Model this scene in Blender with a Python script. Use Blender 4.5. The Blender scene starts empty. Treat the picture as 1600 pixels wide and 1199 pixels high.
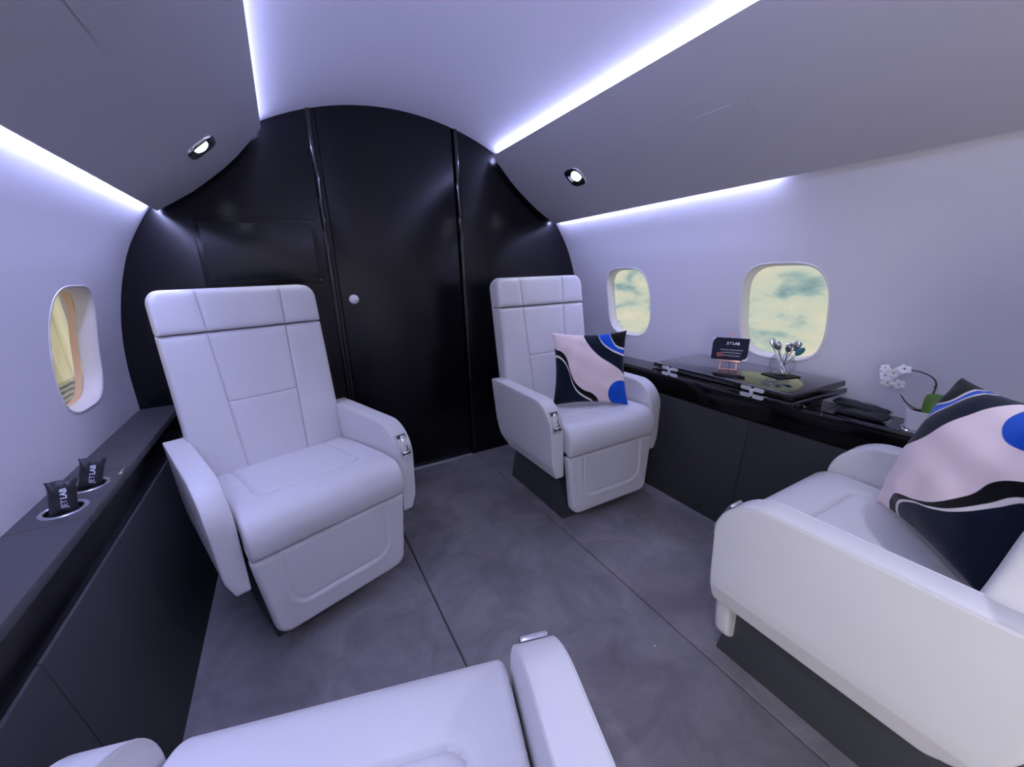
import bpy, bmesh, math, random
import numpy as np
from mathutils import Vector, Matrix

random.seed(4); rng = np.random.RandomState(4)
S = bpy.context.scene
COL = S.collection

# ------------------------------------------------------------------ camera
F_PX, YAW, PITCH, ROLL = 619.39, 0.5032, -0.27515, -0.03264
CAM = Vector((-0.558, 0.0, 1.107))
def cam_basis():
    cy, sy, cp, sp = math.cos(YAW), math.sin(YAW), math.cos(PITCH), math.sin(PITCH)
    f = Vector((sy*cp, cy*cp, sp)); r = Vector((cy, -sy, 0)); u = r.cross(f)
    cr, sr = math.cos(ROLL), math.sin(ROLL)
    return cr*r + sr*u, -sr*r + cr*u, f
r_, u_, f_ = cam_basis()
cd = bpy.data.cameras.new('camera'); cam = bpy.data.objects.new('camera', cd); COL.objects.link(cam)
cam.matrix_world = Matrix(((r_.x, u_.x, -f_.x, CAM.x), (r_.y, u_.y, -f_.y, CAM.y), (r_.z, u_.z, -f_.z, CAM.z), (0, 0, 0, 1)))
cd.sensor_fit = 'HORIZONTAL'; cd.sensor_width = 36; cd.lens = F_PX/1600*36
cd.clip_start = 0.01; cd.clip_end = 200
S.camera = cam

# ------------------------------------------------------------------ light, exposure
S.view_settings.view_transform = 'Standard'; S.view_settings.look = 'None'
S.view_settings.gamma = 1; S.view_settings.use_curve_mapping = False
S.view_settings.exposure = 0.0
W = bpy.data.worlds.new('world'); S.world = W; W.use_nodes = True
W.node_tree.nodes['Background'].inputs[0].default_value = (1.0, 0.95, 0.90, 1)   # dim hall outside the mock-up cabin
W.node_tree.nodes['Background'].inputs[1].default_value = 0.25
LED_CEIL = 38.0       # ceiling cove strips
LED_WALL = 75.0      # sidewall wash strips
SPOT_W = 6.0         # reading downlights
LED_RGB = (0.475, 0.515, 1.0)
SPOT_RGB = (0.74, 0.78, 1.0)
WIN_E = 1.0
# neutral fill lamp, added outside a guessed doorway aft in the left wall
_a = bpy.data.lights.new('aft_fill_light', 'AREA'); _a.shape = 'RECTANGLE'; _a.size = 1.25; _a.size_y = .70; _a.energy = 22; _a.color = (1.0, .96, .90)
_o = bpy.data.objects.new('aft_fill_light', _a); COL.objects.link(_o); _o.location = (-1.30, -.86, .80); _o.rotation_euler = (0, -math.pi/2, 0)

# ------------------------------------------------------------------ materials
def mat(name, col, rough=.5, metal=0, spec=.5, bump=0, bscale=200, coat=0, var=0, vscale=8, trans=0, ior=1.45, bdist=.001, sheen=0):
    m = bpy.data.materials.new(name); m.use_nodes = True
    nt = m.node_tree; b = nt.nodes['Principled BSDF']
    b.inputs['Base Color'].default_value = (*col, 1); b.inputs['Roughness'].default_value = rough
    b.inputs['Metallic'].default_value = metal; b.inputs['Specular IOR Level'].default_value = spec
    b.inputs['Coat Weight'].default_value = coat; b.inputs['Transmission Weight'].default_value = trans
    b.inputs['IOR'].default_value = ior; b.inputs['Sheen Weight'].default_value = sheen
    tc = nt.nodes.new('ShaderNodeTexCoord')
    if bump:
        n = nt.nodes.new('ShaderNodeTexNoise'); n.inputs['Scale'].default_value = bscale; n.inputs['Detail'].default_value = 4
        nt.links.new(tc.outputs['Object'], n.inputs['Vector'])
        bp = nt.nodes.new('ShaderNodeBump'); bp.inputs['Strength'].default_value = bump; bp.inputs['Distance'].default_value = bdist
        nt.links.new(n.outputs['Fac'], bp.inputs['Height']); nt.links.new(bp.outputs['Normal'], b.inputs['Normal'])
    if var:
        n = nt.nodes.new('ShaderNodeTexNoise'); n.inputs['Scale'].default_value = vscale; n.inputs['Detail'].default_value = 5
        nt.links.new(tc.outputs['Object'], n.inputs['Vector'])
        r = nt.nodes.new('ShaderNodeValToRGB')
        r.color_ramp.elements[0].position = .3; r.color_ramp.elements[1].position = .7
        r.color_ramp.elements[0].color = (*[c*(1-var) for c in col], 1); r.color_ramp.elements[1].color = (*[min(1, c*(1+var)) for c in col], 1)
        nt.links.new(n.outputs['Fac'], r.inputs['Fac']); nt.links.new(r.outputs['Color'], b.inputs['Base Color'])
    return m
def emat(name, col, st):
    m = bpy.data.materials.new(name); m.use_nodes = True; nt = m.node_tree
    nt.nodes.remove(nt.nodes['Principled BSDF']); e = nt.nodes.new('ShaderNodeEmission')
    e.inputs[0].default_value = (*col, 1); e.inputs[1].default_value = st
    nt.links.new(e.outputs[0], nt.nodes['Material Output'].inputs[0]); return m
M = {}
M['leather'] = mat('leather', (.70, .69, .70), .48, bump=.25, bscale=420, bdist=.0006, var=.02, vscale=5)
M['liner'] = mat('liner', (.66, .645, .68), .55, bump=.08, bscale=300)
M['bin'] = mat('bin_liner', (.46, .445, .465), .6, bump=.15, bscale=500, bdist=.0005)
M['black_satin'] = mat('black_satin', (.003, .003, .005), .25, spec=.5)
M['black_gloss'] = mat('black_gloss', (.004, .004, .005), .04, spec=.6, coat=.6)
M['black_fascia'] = mat('black_fascia', (.003, .003, .004), .12, spec=.3)
M['screen'] = mat('screen_glass', (.012, .013, .015), .28, spec=.6)
M['charcoal'] = mat('charcoal_panel', (.040, .041, .047), .62, bump=.2, bscale=600, bdist=.0005)
M['ledge'] = mat('ledge_satin', (.060, .058, .066), .42, bump=.05, bscale=500)
M['skirt'] = mat('skirt', (.055, .058, .066), .5)
M['dark'] = mat('dark_void', (.006, .006, .007), .7)
M['chrome'] = mat('chrome', (.78, .79, .82), .12, metal=1)
M['brushed'] = mat('brushed', (.62, .63, .67), .3, metal=1)
M['silver'] = mat('silver_trim', (.72, .73, .78), .35, metal=.6)
M['white_plastic'] = mat('white_plastic', (.80, .79, .80), .35)
M['knob'] = mat('knob_white', (.78, .77, .80), .2)
M['copper'] = mat('copper', (.80, .45, .38), .3, metal=.7)
M['ceramic'] = mat('ceramic', (.82, .80, .82), .35)
M['soil'] = mat('soil', (.03, .02, .015), .9, bump=1, bscale=150, bdist=.003)
M['leaf'] = mat('leaf', (.10, .21, .035), .35, var=.15, vscale=30)
M['leaf_dark'] = mat('leaf_dark', (.035, .06, .03), .4)
M['stem'] = mat('stem', (.05, .045, .03), .5)
M['petal'] = mat('petal', (.88, .86, .88), .5)
M['petal_heart'] = mat('petal_heart', (.50, .38, .20), .5)
M['pouch'] = mat('pouch', (.018, .019, .026), .42, bump=.3, bscale=60, bdist=.002)
M['napkin'] = mat('napkin', (.010, .010, .012), .7)
M['ink'] = mat('white_print', (.75, .78, .88), .5)
M['teal'] = mat('teal_reflection', (.06, .20, .24), .2)  # reflection of the teal clouds put into the colour of some spoon bowls
M['window_trim'] = mat('window_trim', (.74, .71, .70), .4)
M['warm_lit_trim'] = mat('warm_lit_trim', (.85, .55, .34), .6)  # warm outside light put into the colour of the left outer frames
M['lint'] = mat('lint', (.8, .8, .8), .8)
M['led_ceiling'] = emat('led_ceiling', LED_RGB, LED_CEIL)
M['led_wall'] = emat('led_wall', LED_RGB, LED_WALL)
M['lens'] = emat('lens', SPOT_RGB, 9.0)

def carpet():
    m = bpy.data.materials.new('carpet'); m.use_nodes = True; nt = m.node_tree; b = nt.nodes['Principled BSDF']
    b.inputs['Roughness'].default_value = .95; b.inputs['Specular IOR Level'].default_value = .1
    b.inputs['Sheen Weight'].default_value = .3; b.inputs['Sheen Roughness'].default_value = .5
    tc = nt.nodes.new('ShaderNodeTexCoord')
    n1 = nt.nodes.new('ShaderNodeTexNoise'); n1.inputs['Scale'].default_value = 5; n1.inputs['Detail'].default_value = 6; n1.inputs['Roughness'].default_value = .65; n1.inputs['Distortion'].default_value = .8
    n2 = nt.nodes.new('ShaderNodeTexNoise'); n2.inputs['Scale'].default_value = 450; n2.inputs['Detail'].default_value = 2
    for n in (n1, n2): nt.links.new(tc.outputs['Object'], n.inputs['Vector'])
    r = nt.nodes.new('ShaderNodeValToRGB'); r.color_ramp.elements[0].position = .36; r.color_ramp.elements[1].position = .66
    r.color_ramp.elements[0].color = (.165, .151, .166, 1); r.color_ramp.elements[1].color = (.255, .236, .250, 1)
    nt.links.new(n1.outputs['Fac'], r.inputs['Fac'])
    mx = nt.nodes.new('ShaderNodeMixRGB'); mx.blend_type = 'OVERLAY'; mx.inputs[0].default_value = .25
    nt.links.new(r.outputs[0], mx.inputs[1]); nt.links.new(n2.outputs['Fac'], mx.inputs[2]); nt.links.new(mx.outputs[0], b.inputs['Base Color'])
    bp = nt.nodes.new('ShaderNodeBump'); bp.inputs['Strength'].default_value = .6; bp.inputs['Distance'].default_value = .002
    nt.links.new(n2.outputs['Fac'], bp.inputs['Height']); nt.links.new(bp.outputs[0], b.inputs['Normal'])
    return m
M['carpet'] = carpet()

def pane_mat():
    m = bpy.data.materials.new('window_pane'); m.use_nodes = True; nt = m.node_tree
    nt.nodes.remove(nt.nodes['Principled BSDF'])
    t = nt.nodes.new('ShaderNodeBsdfTransparent'); g = nt.nodes.new('ShaderNodeBsdfGlossy'); g.inputs['Roughness'].default_value = .02
    t.inputs[0].default_value = (.97, .97, .95, 1)
    lw = nt.nodes.new('ShaderNodeLayerWeight'); lw.inputs[0].default_value = .5
    pw = nt.nodes.new('ShaderNodeMath'); pw.operation = 'POWER'; pw.inputs[1].default_value = 4; nt.links.new(lw.outputs['Facing'], pw.inputs[0])
    fr = nt.nodes.new('ShaderNodeMath'); fr.operation = 'MULTIPLY_ADD'; fr.inputs[1].default_value = .5; fr.inputs[2].default_value = .04; nt.links.new(pw.outputs[0], fr.inputs[0])
    mx = nt.nodes.new('ShaderNodeMixShader')
    nt.links.new(fr.outputs[0], mx.inputs[0]); nt.links.new(t.outputs[0], mx.inputs[1]); nt.links.new(g.outputs[0], mx.inputs[2])
    nt.links.new(mx.outputs[0], nt.nodes['Material Output'].inputs[0]); return m
M['pane'] = pane_mat()
def glass_mat():
    m = bpy.data.materials.new('clear_glass'); m.use_nodes = True; nt = m.node_tree
    nt.nodes.remove(nt.nodes['Principled BSDF'])
    t = nt.nodes.new('ShaderNodeBsdfTransparent'); g = nt.nodes.new('ShaderNodeBsdfGlossy'); g.inputs['Roughness'].default_value = .03
    t.inputs[0].default_value = (.98, .985, .99, 1)
    lw = nt.nodes.new('ShaderNodeLayerWeight'); lw.inputs[0].default_value = .12; mx = nt.nodes.new('ShaderNodeMixShader')
    nt.links.new(lw.outputs['Facing'], mx.inputs[0]); nt.links.new(t.outputs[0], mx.inputs[1]); nt.links.new(g.outputs[0], mx.inputs[2])
    nt.links.new(mx.outputs[0], nt.nodes['Material Output'].inputs[0]); return m
M['glass'] = glass_mat()
def cloud_mat(name, stops, st, seed, sy=3.2, sz=6.5, roty=0):
    m = bpy.data.materials.new(name); m.use_nodes = True; nt = m.node_tree
    nt.nodes.remove(nt.nodes['Principled BSDF'])
    tc = nt.nodes.new('ShaderNodeTexCoord'); mp = nt.nodes.new('ShaderNodeMapping')
    mp.inputs['Scale'].default_value = (1, sy, sz); mp.inputs['Location'].default_value = (seed, seed*1.7, 0); mp.inputs['Rotation'].default_value = (roty, 0, 0)
    nt.links.new(tc.outputs['Object'], mp.inputs[0])
    n = nt.nodes.new('ShaderNodeTexNoise'); n.inputs['Scale'].default_value = 1.6; n.inputs['Detail'].default_value = 5; n.inputs['Roughness'].default_value = .48; n.inputs['Distortion'].default_value = .25
    nt.links.new(mp.outputs[0], n.inputs['Vector'])
    r = nt.nodes.new('ShaderNodeValToRGB'); els = r.color_ramp.elements
    els[0].position, els[0].color = stops[0][0], (*stops[0][1], 1); els[1].position, els[1].color = stops[-1][0], (*stops[-1][1], 1)
    for p, c in stops[1:-1]: e = els.new(p); e.color = (*c, 1)
    nt.links.new(n.outputs['Fac'], r.inputs[0])
    e = nt.nodes.new('ShaderNodeEmission'); e.inputs[1].default_value = st
    nt.links.new(r.outputs[0], e.inputs[0]); nt.links.new(e.outputs[0], nt.nodes['Material Output'].inputs[0]); return m
M['clouds'] = cloud_mat('cloud_picture', [(.30, (.20, .33, .36)), (.40, (.38, .50, .48)), (.48, (.60, .65, .55)), (.60, (.68, .68, .54)), (.72, (.78, .73, .60))], WIN_E, 3.1)
M['hall'] = cloud_mat('hall_picture', [(.33, (.28, .25, .17)), (.42, (.50, .45, .30)), (.55, (.66, .60, .42)), (.70, (.80, .75, .56))], WIN_E, 1.3, sy=9, sz=1.5, roty=.5)
def hall_floor():
    nt = M['hall'].node_tree; e = [n for n in nt.nodes if n.type == 'EMISSION'][0]; src = e.inputs[0].links[0].from_socket
    tc = nt.nodes.new('ShaderNodeTexCoord'); sp = nt.nodes.new('ShaderNodeSeparateXYZ'); nt.links.new(tc.outputs['Object'], sp.inputs[0])
    wv = nt.nodes.new('ShaderNodeTexWave'); wv.bands_direction = 'Z'; wv.inputs['Scale'].default_value = 18; wv.inputs['Distortion'].default_value = 2
    nt.links.new(tc.outputs['Object'], wv.inputs[0])
    r = nt.nodes.new('ShaderNodeValToRGB'); r.color_ramp.elements[0].color = (.10, .10, .09, 1); r.color_ramp.elements[1].color = (.36, .35, .30, 1); nt.links.new(wv.outputs['Fac'], r.inputs[0])
    mr = nt.nodes.new('ShaderNodeMapRange'); mr.inputs[1].default_value = .775; mr.inputs[2].default_value = .79; nt.links.new(sp.outputs[2], mr.inputs[0])
    mx = nt.nodes.new('ShaderNodeMixRGB'); nt.links.new(mr.outputs[0], mx.inputs[0]); nt.links.new(r.outputs[0], mx.inputs[1]); nt.links.new(src, mx.inputs[2]); nt.links.new(mx.outputs[0], e.inputs[0])
hall_floor()

# ------------------------------------------------------------------ object helpers
def mesh_obj(name, verts, faces, m, parent=None, sharp=35, weld=0, uv=None):
    bm = bmesh.new()
    vs = [bm.verts.new(v) for v in verts]
    for f in faces:
        if len(set(f)) >= 3:
            try: bm.faces.new([vs[i] for i in f])
            except ValueError: pass
    if weld:
        bmesh.ops.remove_doubles(bm, verts=bm.verts, dist=weld)
        bmesh.ops.dissolve_degenerate(bm, dist=weld*.5, edges=bm.edges)
    loose = [v for v in bm.verts if not v.link_faces]
    bmesh.ops.delete(bm, geom=loose, context='VERTS')
    return bm_obj(name, bm, m, parent, sharp)
def bm_obj(name, bm, m, parent=None, sharp=35, recalc=True):
    if recalc: bmesh.ops.recalc_face_normals(bm, faces=bm.faces)
    ca = math.radians(sharp)
    for f in bm.faces: f.smooth = True
    for e in bm.edges:
        if len(e.link_faces) == 2 and e.calc_face_angle(0) > ca: e.smooth = False
    me = bpy.data.meshes.new(name); bm.to_mesh(me); bm.free()
    if m: me.materials.append(m)
    o = bpy.data.objects.new(name, me); COL.objects.link(o)
    if parent: o.parent = parent
    return o
def thing(name, label, cat, loc=(0, 0, 0), rotz=0, group=None):
    o = bpy.data.objects.new(name, None); COL.objects.link(o); o.empty_display_size = .05
    o.location = loc; o.rotation_euler = (0, 0, rotz); o['label'] = label; o['category'] = cat
    if group: o['group'] = group
    return o
def tag(o, label, cat, group=None):
    o['label'] = label; o['category'] = cat
    if group: o['group'] = group
    return o
def struct(o): o['kind'] = 'structure'; return o
def bm_box(bm, c, s, rot=None, bev=0, seg=2):
    r = bmesh.ops.create_cube(bm, size=1); vs = r['verts']
    bmesh.ops.scale(bm, vec=s, verts=vs)
    if bev:
        es = list({e for v in vs for e in v.link_edges})
        rr = bmesh.ops.bevel(bm, geom=es, offset=bev, segments=seg, profile=.5, affect='EDGES')
        vs = list({v for v in rr['verts']} | {v for v in vs if v.is_valid})
    if rot is not None: bmesh.ops.rotate(bm, cent=(0, 0, 0), matrix=rot, verts=vs)
    bmesh.ops.translate(bm, vec=c, verts=vs); return vs
def box(name, c, s, m, parent=None, rot=None, bev=0, seg=2):
    bm = bmesh.new(); bm_box(bm, c, s, rot, bev, seg); return bm_obj(name, bm, m, parent)
def extrude_poly(name, poly, axis, a, b, m, parent=None, bev=0, sharp=30):
    """poly 2D; axis 'x': poly=(y,z); 'y': (x,z); 'z': (x,y)"""
    def P(p, t): return {'x': (t, p[0], p[1]), 'y': (p[0], t, p[1]), 'z': (p[0], p[1], t)}[axis]
    n = len(poly); V = [P(p, a) for p in poly] + [P(p, b) for p in poly]
    Fc = [list(range(n))[::-1], list(range(n, 2*n))] + [[i, (i+1) % n, n+(i+1) % n, n+i] for i in range(n)]
    bm = bmesh.new(); vs = [bm.verts.new(v) for v in V]
    for f in Fc: bm.faces.new([vs[i] for i in f])
    bmesh.ops.recalc_face_normals(bm, faces=bm.faces)
    if bev:
        es = [e for e in bm.edges if len(e.link_faces) == 2 and e.calc_face_angle(0) > math.radians(25)]
        bmesh.ops.bevel(bm, geom=es, offset=bev, segments=3, profile=.5, affect='EDGES')
    return bm_obj(name, bm, m, parent, sharp)
def tube(name, pts, r, m, parent=None, seg=8, closed=False, taper=None):
    bm = bm_tube(bmesh.new(), pts, r, seg, closed, taper); return bm_obj(name, bm, m, parent, 60)
def bm_tube(bm, pts, r, seg=8, closed=False, taper=None):
    pts = [Vector(p) for p in pts]; n = len(pts); rings = []
    t0 = None
    for i, p in enumerate(pts):
        a = pts[(i-1) % n] if (closed or i > 0) else p; b = pts[(i+1) % n] if (closed or i < n-1) else p
        t = (b-a).normalized()
        if t0 is None:
            ref = Vector((0, 0, 1)) if abs(t.z) < .9 else Vector((1, 0, 0)); nrm = t.cross(ref).normalized()
        else:
            nrm = (nrm - t*nrm.dot(t)).normalized()
        t0 = t; bi = t.cross(nrm); rr = r*(taper[i] if taper else 1)
        rings.append([bm.verts.new(p + rr*(math.cos(k*2*math.pi/seg)*nrm + math.sin(k*2*math.pi/seg)*bi)) for k in range(seg)])
    for i in range(n if closed else n-1):
        A, B = rings[i], rings[(i+1) % n]
        for k in range(seg): bm.faces.new([A[k], A[(k+1) % seg], B[(k+1) % seg], B[k]])
    if not closed: bm.faces.new(rings[0][::-1]); bm.faces.new(rings[-1])
    return bm
def lathe(name, prof, m, parent=None, seg=40, loc=(0, 0, 0), closed=False):
    bm = bmesh.new(); rings = []
    for (r, z) in prof:
        rings.append([bm.verts.new((loc[0]+r*math.cos(k*2*math.pi/seg), loc[1]+r*math.sin(k*2*math.pi/seg), loc[2]+z)) for k in range(seg)] if r > 1e-6 else [bm.verts.new((loc[0], loc[1], loc[2]+z))])
    for A, B in list(zip(rings, rings[1:])) + ([(rings[-1], rings[0])] if closed else []):
        for k in range(seg):
            k2 = (k+1) % seg
            if len(A) == 1 and len(B) > 1: bm.faces.new([A[0], B[k], B[k2]])
            elif len(B) == 1 and len(A) > 1: bm.faces.new([A[k], A[k2], B[0]])
            elif len(A) > 1: bm.faces.new([A[k], A[k2], B[k2], B[k]])
    return bm_obj(name, bm, m, parent, 40)

# ---- upholstered slab from a 2D outline
def round_poly(pts, rads, n=8):
    out = []; N = len(pts)
    for i, p in enumerate(pts):
        p = np.array(p, float); a = np.array(pts[i-1], float)-p; b = np.array(pts[(i+1) % N], float)-p
        la, lb = np.linalg.norm(a), np.linalg.norm(b); a /= la; b /= lb; r = rads[i]
        ang = math.acos(max(-1, min(1, float(a@b)))); t = min(r/math.tan(ang/2), la*.49, lb*.49); rr = t*math.tan(ang/2)
        if r < 1e-5: out.append(tuple(p)); continue
        c = p + (a+b)/np.linalg.norm(a+b)*rr/math.sin(ang/2)
        s, e = p+a*t-c, p+b*t-c
        for k in range(n+1):
            w = k/n; th = math.acos(max(-1, min(1, float(s@e)/(rr*rr))))
            v = s if th < 1e-6 else (math.sin((1-w)*th)*s + math.sin(w*th)*e)/math.sin(th)
            out.append(tuple(c+v))
    return np.array(out)
def poly_dist(P, poly):
    A = poly; B = np.roll(poly, -1, 0); AB = B-A; L2 = (AB**2).sum(1)+1e-18
    best = np.full(len(P), 1e9); near = np.zeros_like(P); ins = np.zeros(len(P), bool)
    for a, b, ab, l2 in zip(A, B, AB, L2):
        t = np.clip(((P-a)@ab)/l2, 0, 1); q = a+t[:, None]*ab; d = np.hypot(*(P-q).T)
        m = d < best; best[m] = d[m]; near[m] = q[m]
        c = ((a[1] > P[:, 1]) != (b[1] > P[:, 1])) & (P[:, 0] < (b[0]-a[0])*(P[:, 1]-a[1])/((b[1]-a[1]) if abs(b[1]-a[1]) > 1e-12 else 1e-12)+a[0])
        ins ^= c
    return np.where(ins, best, -best), near
def lines(a, b, step, extra=()):
    n = max(2, int(round((b-a)/step))); s = list(np.linspace(a, b, n+1))
    for e in extra: s += [e]
    for o in (.002, .005, .010): s += [a+o, b-o]
    s = sorted(x for x in s if a-1e-9 <= x <= b+1e-9); out = [s[0]]
    for x in s[1:]:
        if x-out[-1] > .0012: out.append(x)
    out[-1] = b
    return np.array(out)
def rnd(d, r):
    q = np.clip(d, 0, r); return -(r-np.sqrt(np.maximum(0, r*r-(r-q)**2)))
def gv(dist, w=.0032, dep=.0035): return -dep*np.exp(-(dist/w)**2)
def slab(name, poly, fr, bk, mapf, m, parent=None, step=.006, ex=(), ey=(), weld=.0006, sharp=50, back_coarse=False):
    poly = np.array(poly, float); lo, hi = poly.min(0), poly.max(0)
    xs, ys = lines(lo[0], hi[0], step, ex), lines(lo[1], hi[1], step, ey)
    X, Y = np.meshgrid(xs, ys, indexing='ij'); P = np.stack([X.ravel(), Y.ravel()], 1)
    d, near = poly_dist(P, poly); inside = d > 1e-5; Q = np.where(inside[:, None], P, near); dd = np.where(inside, d, 0)
    nx, ny = len(xs), len(ys); idx = np.arange(nx*ny).reshape(nx, ny); quads = []
    for i in range(nx-1):
        for j in range(ny-1):
            q = [idx[i, j], idx[i+1, j], idx[i+1, j+1], idx[i, j+1]]
            if inside[q].any(): quads.append(q)
    edges = {}
    for q in quads:
        for a, b in zip(q, q[1:]+q[:1]): edges[(a, b)] = edges.get((a, b), 0)+1
    bnd = [(a, b) for (a, b) in edges if (b, a) not in edges]
    N = nx*ny
    hf = fr(Q[:, 0], Q[:, 1], dd); hb = bk(Q[:, 0], Q[:, 1], dd)
    V = list(mapf(Q[:, 0], Q[:, 1], hf)) + list(mapf(Q[:, 0], Q[:, 1], hb))
    Fc = [tuple(q) for q in quads] + [tuple(N+i for i in q[::-1]) for q in quads] + [(a, N+a, N+b, b) for a, b in bnd]
    return mesh_obj(name, [tuple(v) for v in V], Fc, m, parent, sharp, weld)

# ------------------------------------------------------------------ cabin shell
YB, YA = 2.15, -1.35          # bulkhead, aft end
YD = -.50                     # forward edge of the guessed doorway, cut for the added fill lamp
WPROF = [(.57, 1.166), (.75, 1.166), (.86, 1.159), (.97, 1.143), (1.10, 1.112), (1.23, 1.066), (1.31, 1.021), (1.39, .967), (1.405, .955)]
_z = np.array([a for a, b in WPROF]); _x = np.array([b for a, b in WPROF])
_zz = np.linspace(_z[0], _z[-1], 60); _k = np.ones(7)/7
_xx = np.interp(_zz, _z, _x); _xx = np.convolve(np.pad(_xx, 3, mode='reflect', reflect_type='odd'), _k, 'valid')
def wx(z): return np.interp(z, _zz, _xx)
WIN = dict(w=.325, h=.375, z=.917)
def win_poly(cy, cz, w, h, n=64, e=3.4):
    t = np.linspace(0, 2*math.pi, n, endpoint=False); c, s = np.cos(t), np.sin(t)
    return np.stack([cy+w/2*np.sign(c)*np.abs(c)**(2/e), cz+h/2*np.sign(s)*np.abs(s)**(2/e)], 1)
def wall(side, name, wins):
    ys = np.linspace(YD if side < 0 else YA, YB+.004, 176); zs = np.linspace(.5982, 1.405, 52)
    for cy in wins: ys = np.concatenate([ys, np.linspace(cy-.18, cy+.18, 61)])
    ys = np.unique(np.round(ys, 4)); Y, Z = np.meshgrid(ys, zs, indexing='ij'); P = np.stack([Y.ravel(), Z.ravel()], 1)
    hole = np.zeros(len(P), bool)
    for cy in wins:
        d, near = poly_dist(P, win_poly(cy, WIN['z'], WIN['w'], WIN['h'])); ins = d > 1e-6
        hole |= ins; P = np.where(ins[:, None], near, P)
    nx, nz = len(ys), len(zs); idx = np.arange(nx*nz).reshape(nx, nz); Fc = []
    for i in range(nx-1):
        for j in range(nz-1):
            q = [idx[i, j], idx[i+1, j], idx[i+1, j+1], idx[i, j+1]]
            if not hole[q].all(): Fc.append(q)
    V = [(side*float(wx(p[1])), p[0], p[1]) for p in P]
    return struct(mesh_obj(name, V, Fc, M['liner'], None, 60, 1e-5))
WL, WR = (.87, 1.735), (.87, 1.695)
wall(-1, 'wall_left', WL); wall(1, 'wall_right', WR)

def ceiling():
    R = 1.212; zc = 1.867-R; V = []; n = 48
    for y in (YA, YB+.004):
        for i in range(n+1):
            x = -.60+1.2*i/n; V.append((x, y, zc+math.sqrt(R*R-x*x)))
    Fc = [(i, i+1, n+1+i+1, n+1+i) for i in range(n)]
    struct(mesh_obj('ceiling', V, Fc, M['liner'], None, 60))
ceiling()
BINP = [(.935, 1.377), (.873, 1.413), (.81, 1.452), (.75, 1.497), (.69, 1.545), (.638, 1.593), (.59, 1.645), (.558, 1.680), (.534, 1.709)]
def bin_pt(t):
    """t in 0..1 along the inner face, returns x, z and normal angle"""
    b = np.array(BINP); s = np.r_[0, np.cumsum(np.hypot(*np.diff(b, axis=0).T))]; u = t*s[-1]
    return float(np.interp(u, s, b[:, 0])), float(np.interp(u, s, b[:, 1]))
YBIN = 2.115
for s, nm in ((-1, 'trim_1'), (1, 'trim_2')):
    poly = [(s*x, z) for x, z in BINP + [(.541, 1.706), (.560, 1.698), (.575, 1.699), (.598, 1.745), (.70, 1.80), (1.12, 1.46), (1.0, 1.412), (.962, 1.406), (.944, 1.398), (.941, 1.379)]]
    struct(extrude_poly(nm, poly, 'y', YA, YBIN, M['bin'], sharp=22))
# LED strips in the four coves
def led(x, z, dx, dz, y0, y1, m, label):
    o = box('led_strip', (x, (y0+y1)/2, z), (dx, y1-y0, dz), m, bev=.001, seg=1)
    tag(o, label, 'light strip')
led(-.566, 1.716, .006, .026, YA, YBIN, M['led_ceiling'], 'glowing strip between the ceiling and the left overhead panel')
led(.566, 1.716, .006, .026, YA, YBIN, M['led_ceiling'], 'broad glowing white strip between the ceiling and the right overhead panel')
led(-.953, 1.3965, .018, .006, YD, YBIN, M['led_wall'], 'glowing white strip along the top of the left window wall')
led(.953, 1.3965, .018, .006, .84, YBIN, M['led_wall'], 'glowing strip along the top of the right wall, ending above the large window')
box_ = None

# windows: lip, reveal, pane; picture outside
def window(side, cy, n, picture):
    cz = WIN['z']; w, h = WIN['w'], WIN['h']
    def ring(sc_w, sc_h, off): return [(side*(float(wx(p[1]))+off), p[0], p[1]) for p in win_poly(cy, cz, w+sc_w, h+sc_h, 72)]
    rs = [ring(.010, .010, .0005), ring(.008, .008, -.002), ring(.001, .001, -.0025), ring(-.006, -.006, .001), ring(-.009, -.012, .015), ring(-.012, -.018, .046), ring(.008, .004, .046)]
    V = [v for r in rs for v in r]; N = 72
    Fc = [(a*N+i, a*N+(i+1) % N, (a+1)*N+(i+1) % N, (a+1)*N+i) for a in range(len(rs)-1) for i in range(N)]
    f = struct(mesh_obj('window_%d' % n, V, Fc, M['window_trim'], None, 50))
    pr = ring(-.008, -.012, .043)
    qs = [ring(-.010, -.014, .048), ring(-.012, -.016, .066 if side < 0 else .052)]
    mesh_obj('outer_frame', [v for r in qs for v in r], [(i, (i+1) % N, N+(i+1) % N, N+i) for i in range(N)], M['warm_lit_trim'] if side < 0 else M['window_trim'], f, 50)
    p = mesh_obj('window_pane', pr, [tuple(range(N))], M['pane'], f)
    return f
for i, (s, cy) in enumerate([(-1, WL[1]), (1, WR[1]), (1, WR[0]), (-1, WL[0])]): window(s, cy, i+1, None)
def picture(side, cy, m, label, name):
    o = box(name, (side*1.285, cy, .93), (.012, .74, .62), m); tag(o, label, 'backdrop')
    [box('support_bracket', (side*1.226, cy+q, .64), (.108, .02, .02), M['window_trim'], o) for q in (-.2, .2)]
picture(1, WR[1], M['clouds'], 'pale cloud picture glowing outside the small right window beside the bulkhead', 'cloud_backdrop')
picture(1, WR[0], M['clouds'], 'cream and teal cloud picture glowing outside the large right window above the table', 'cloud_backdrop')
picture(-1, WL[1], M['hall'], 'warm cream lit backdrop outside the left window', 'lit_backdrop')
picture(-1, WL[0], M['hall'], 'warm lit backdrop outside the left wall nearer the open cabin end', 'lit_backdrop')

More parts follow.
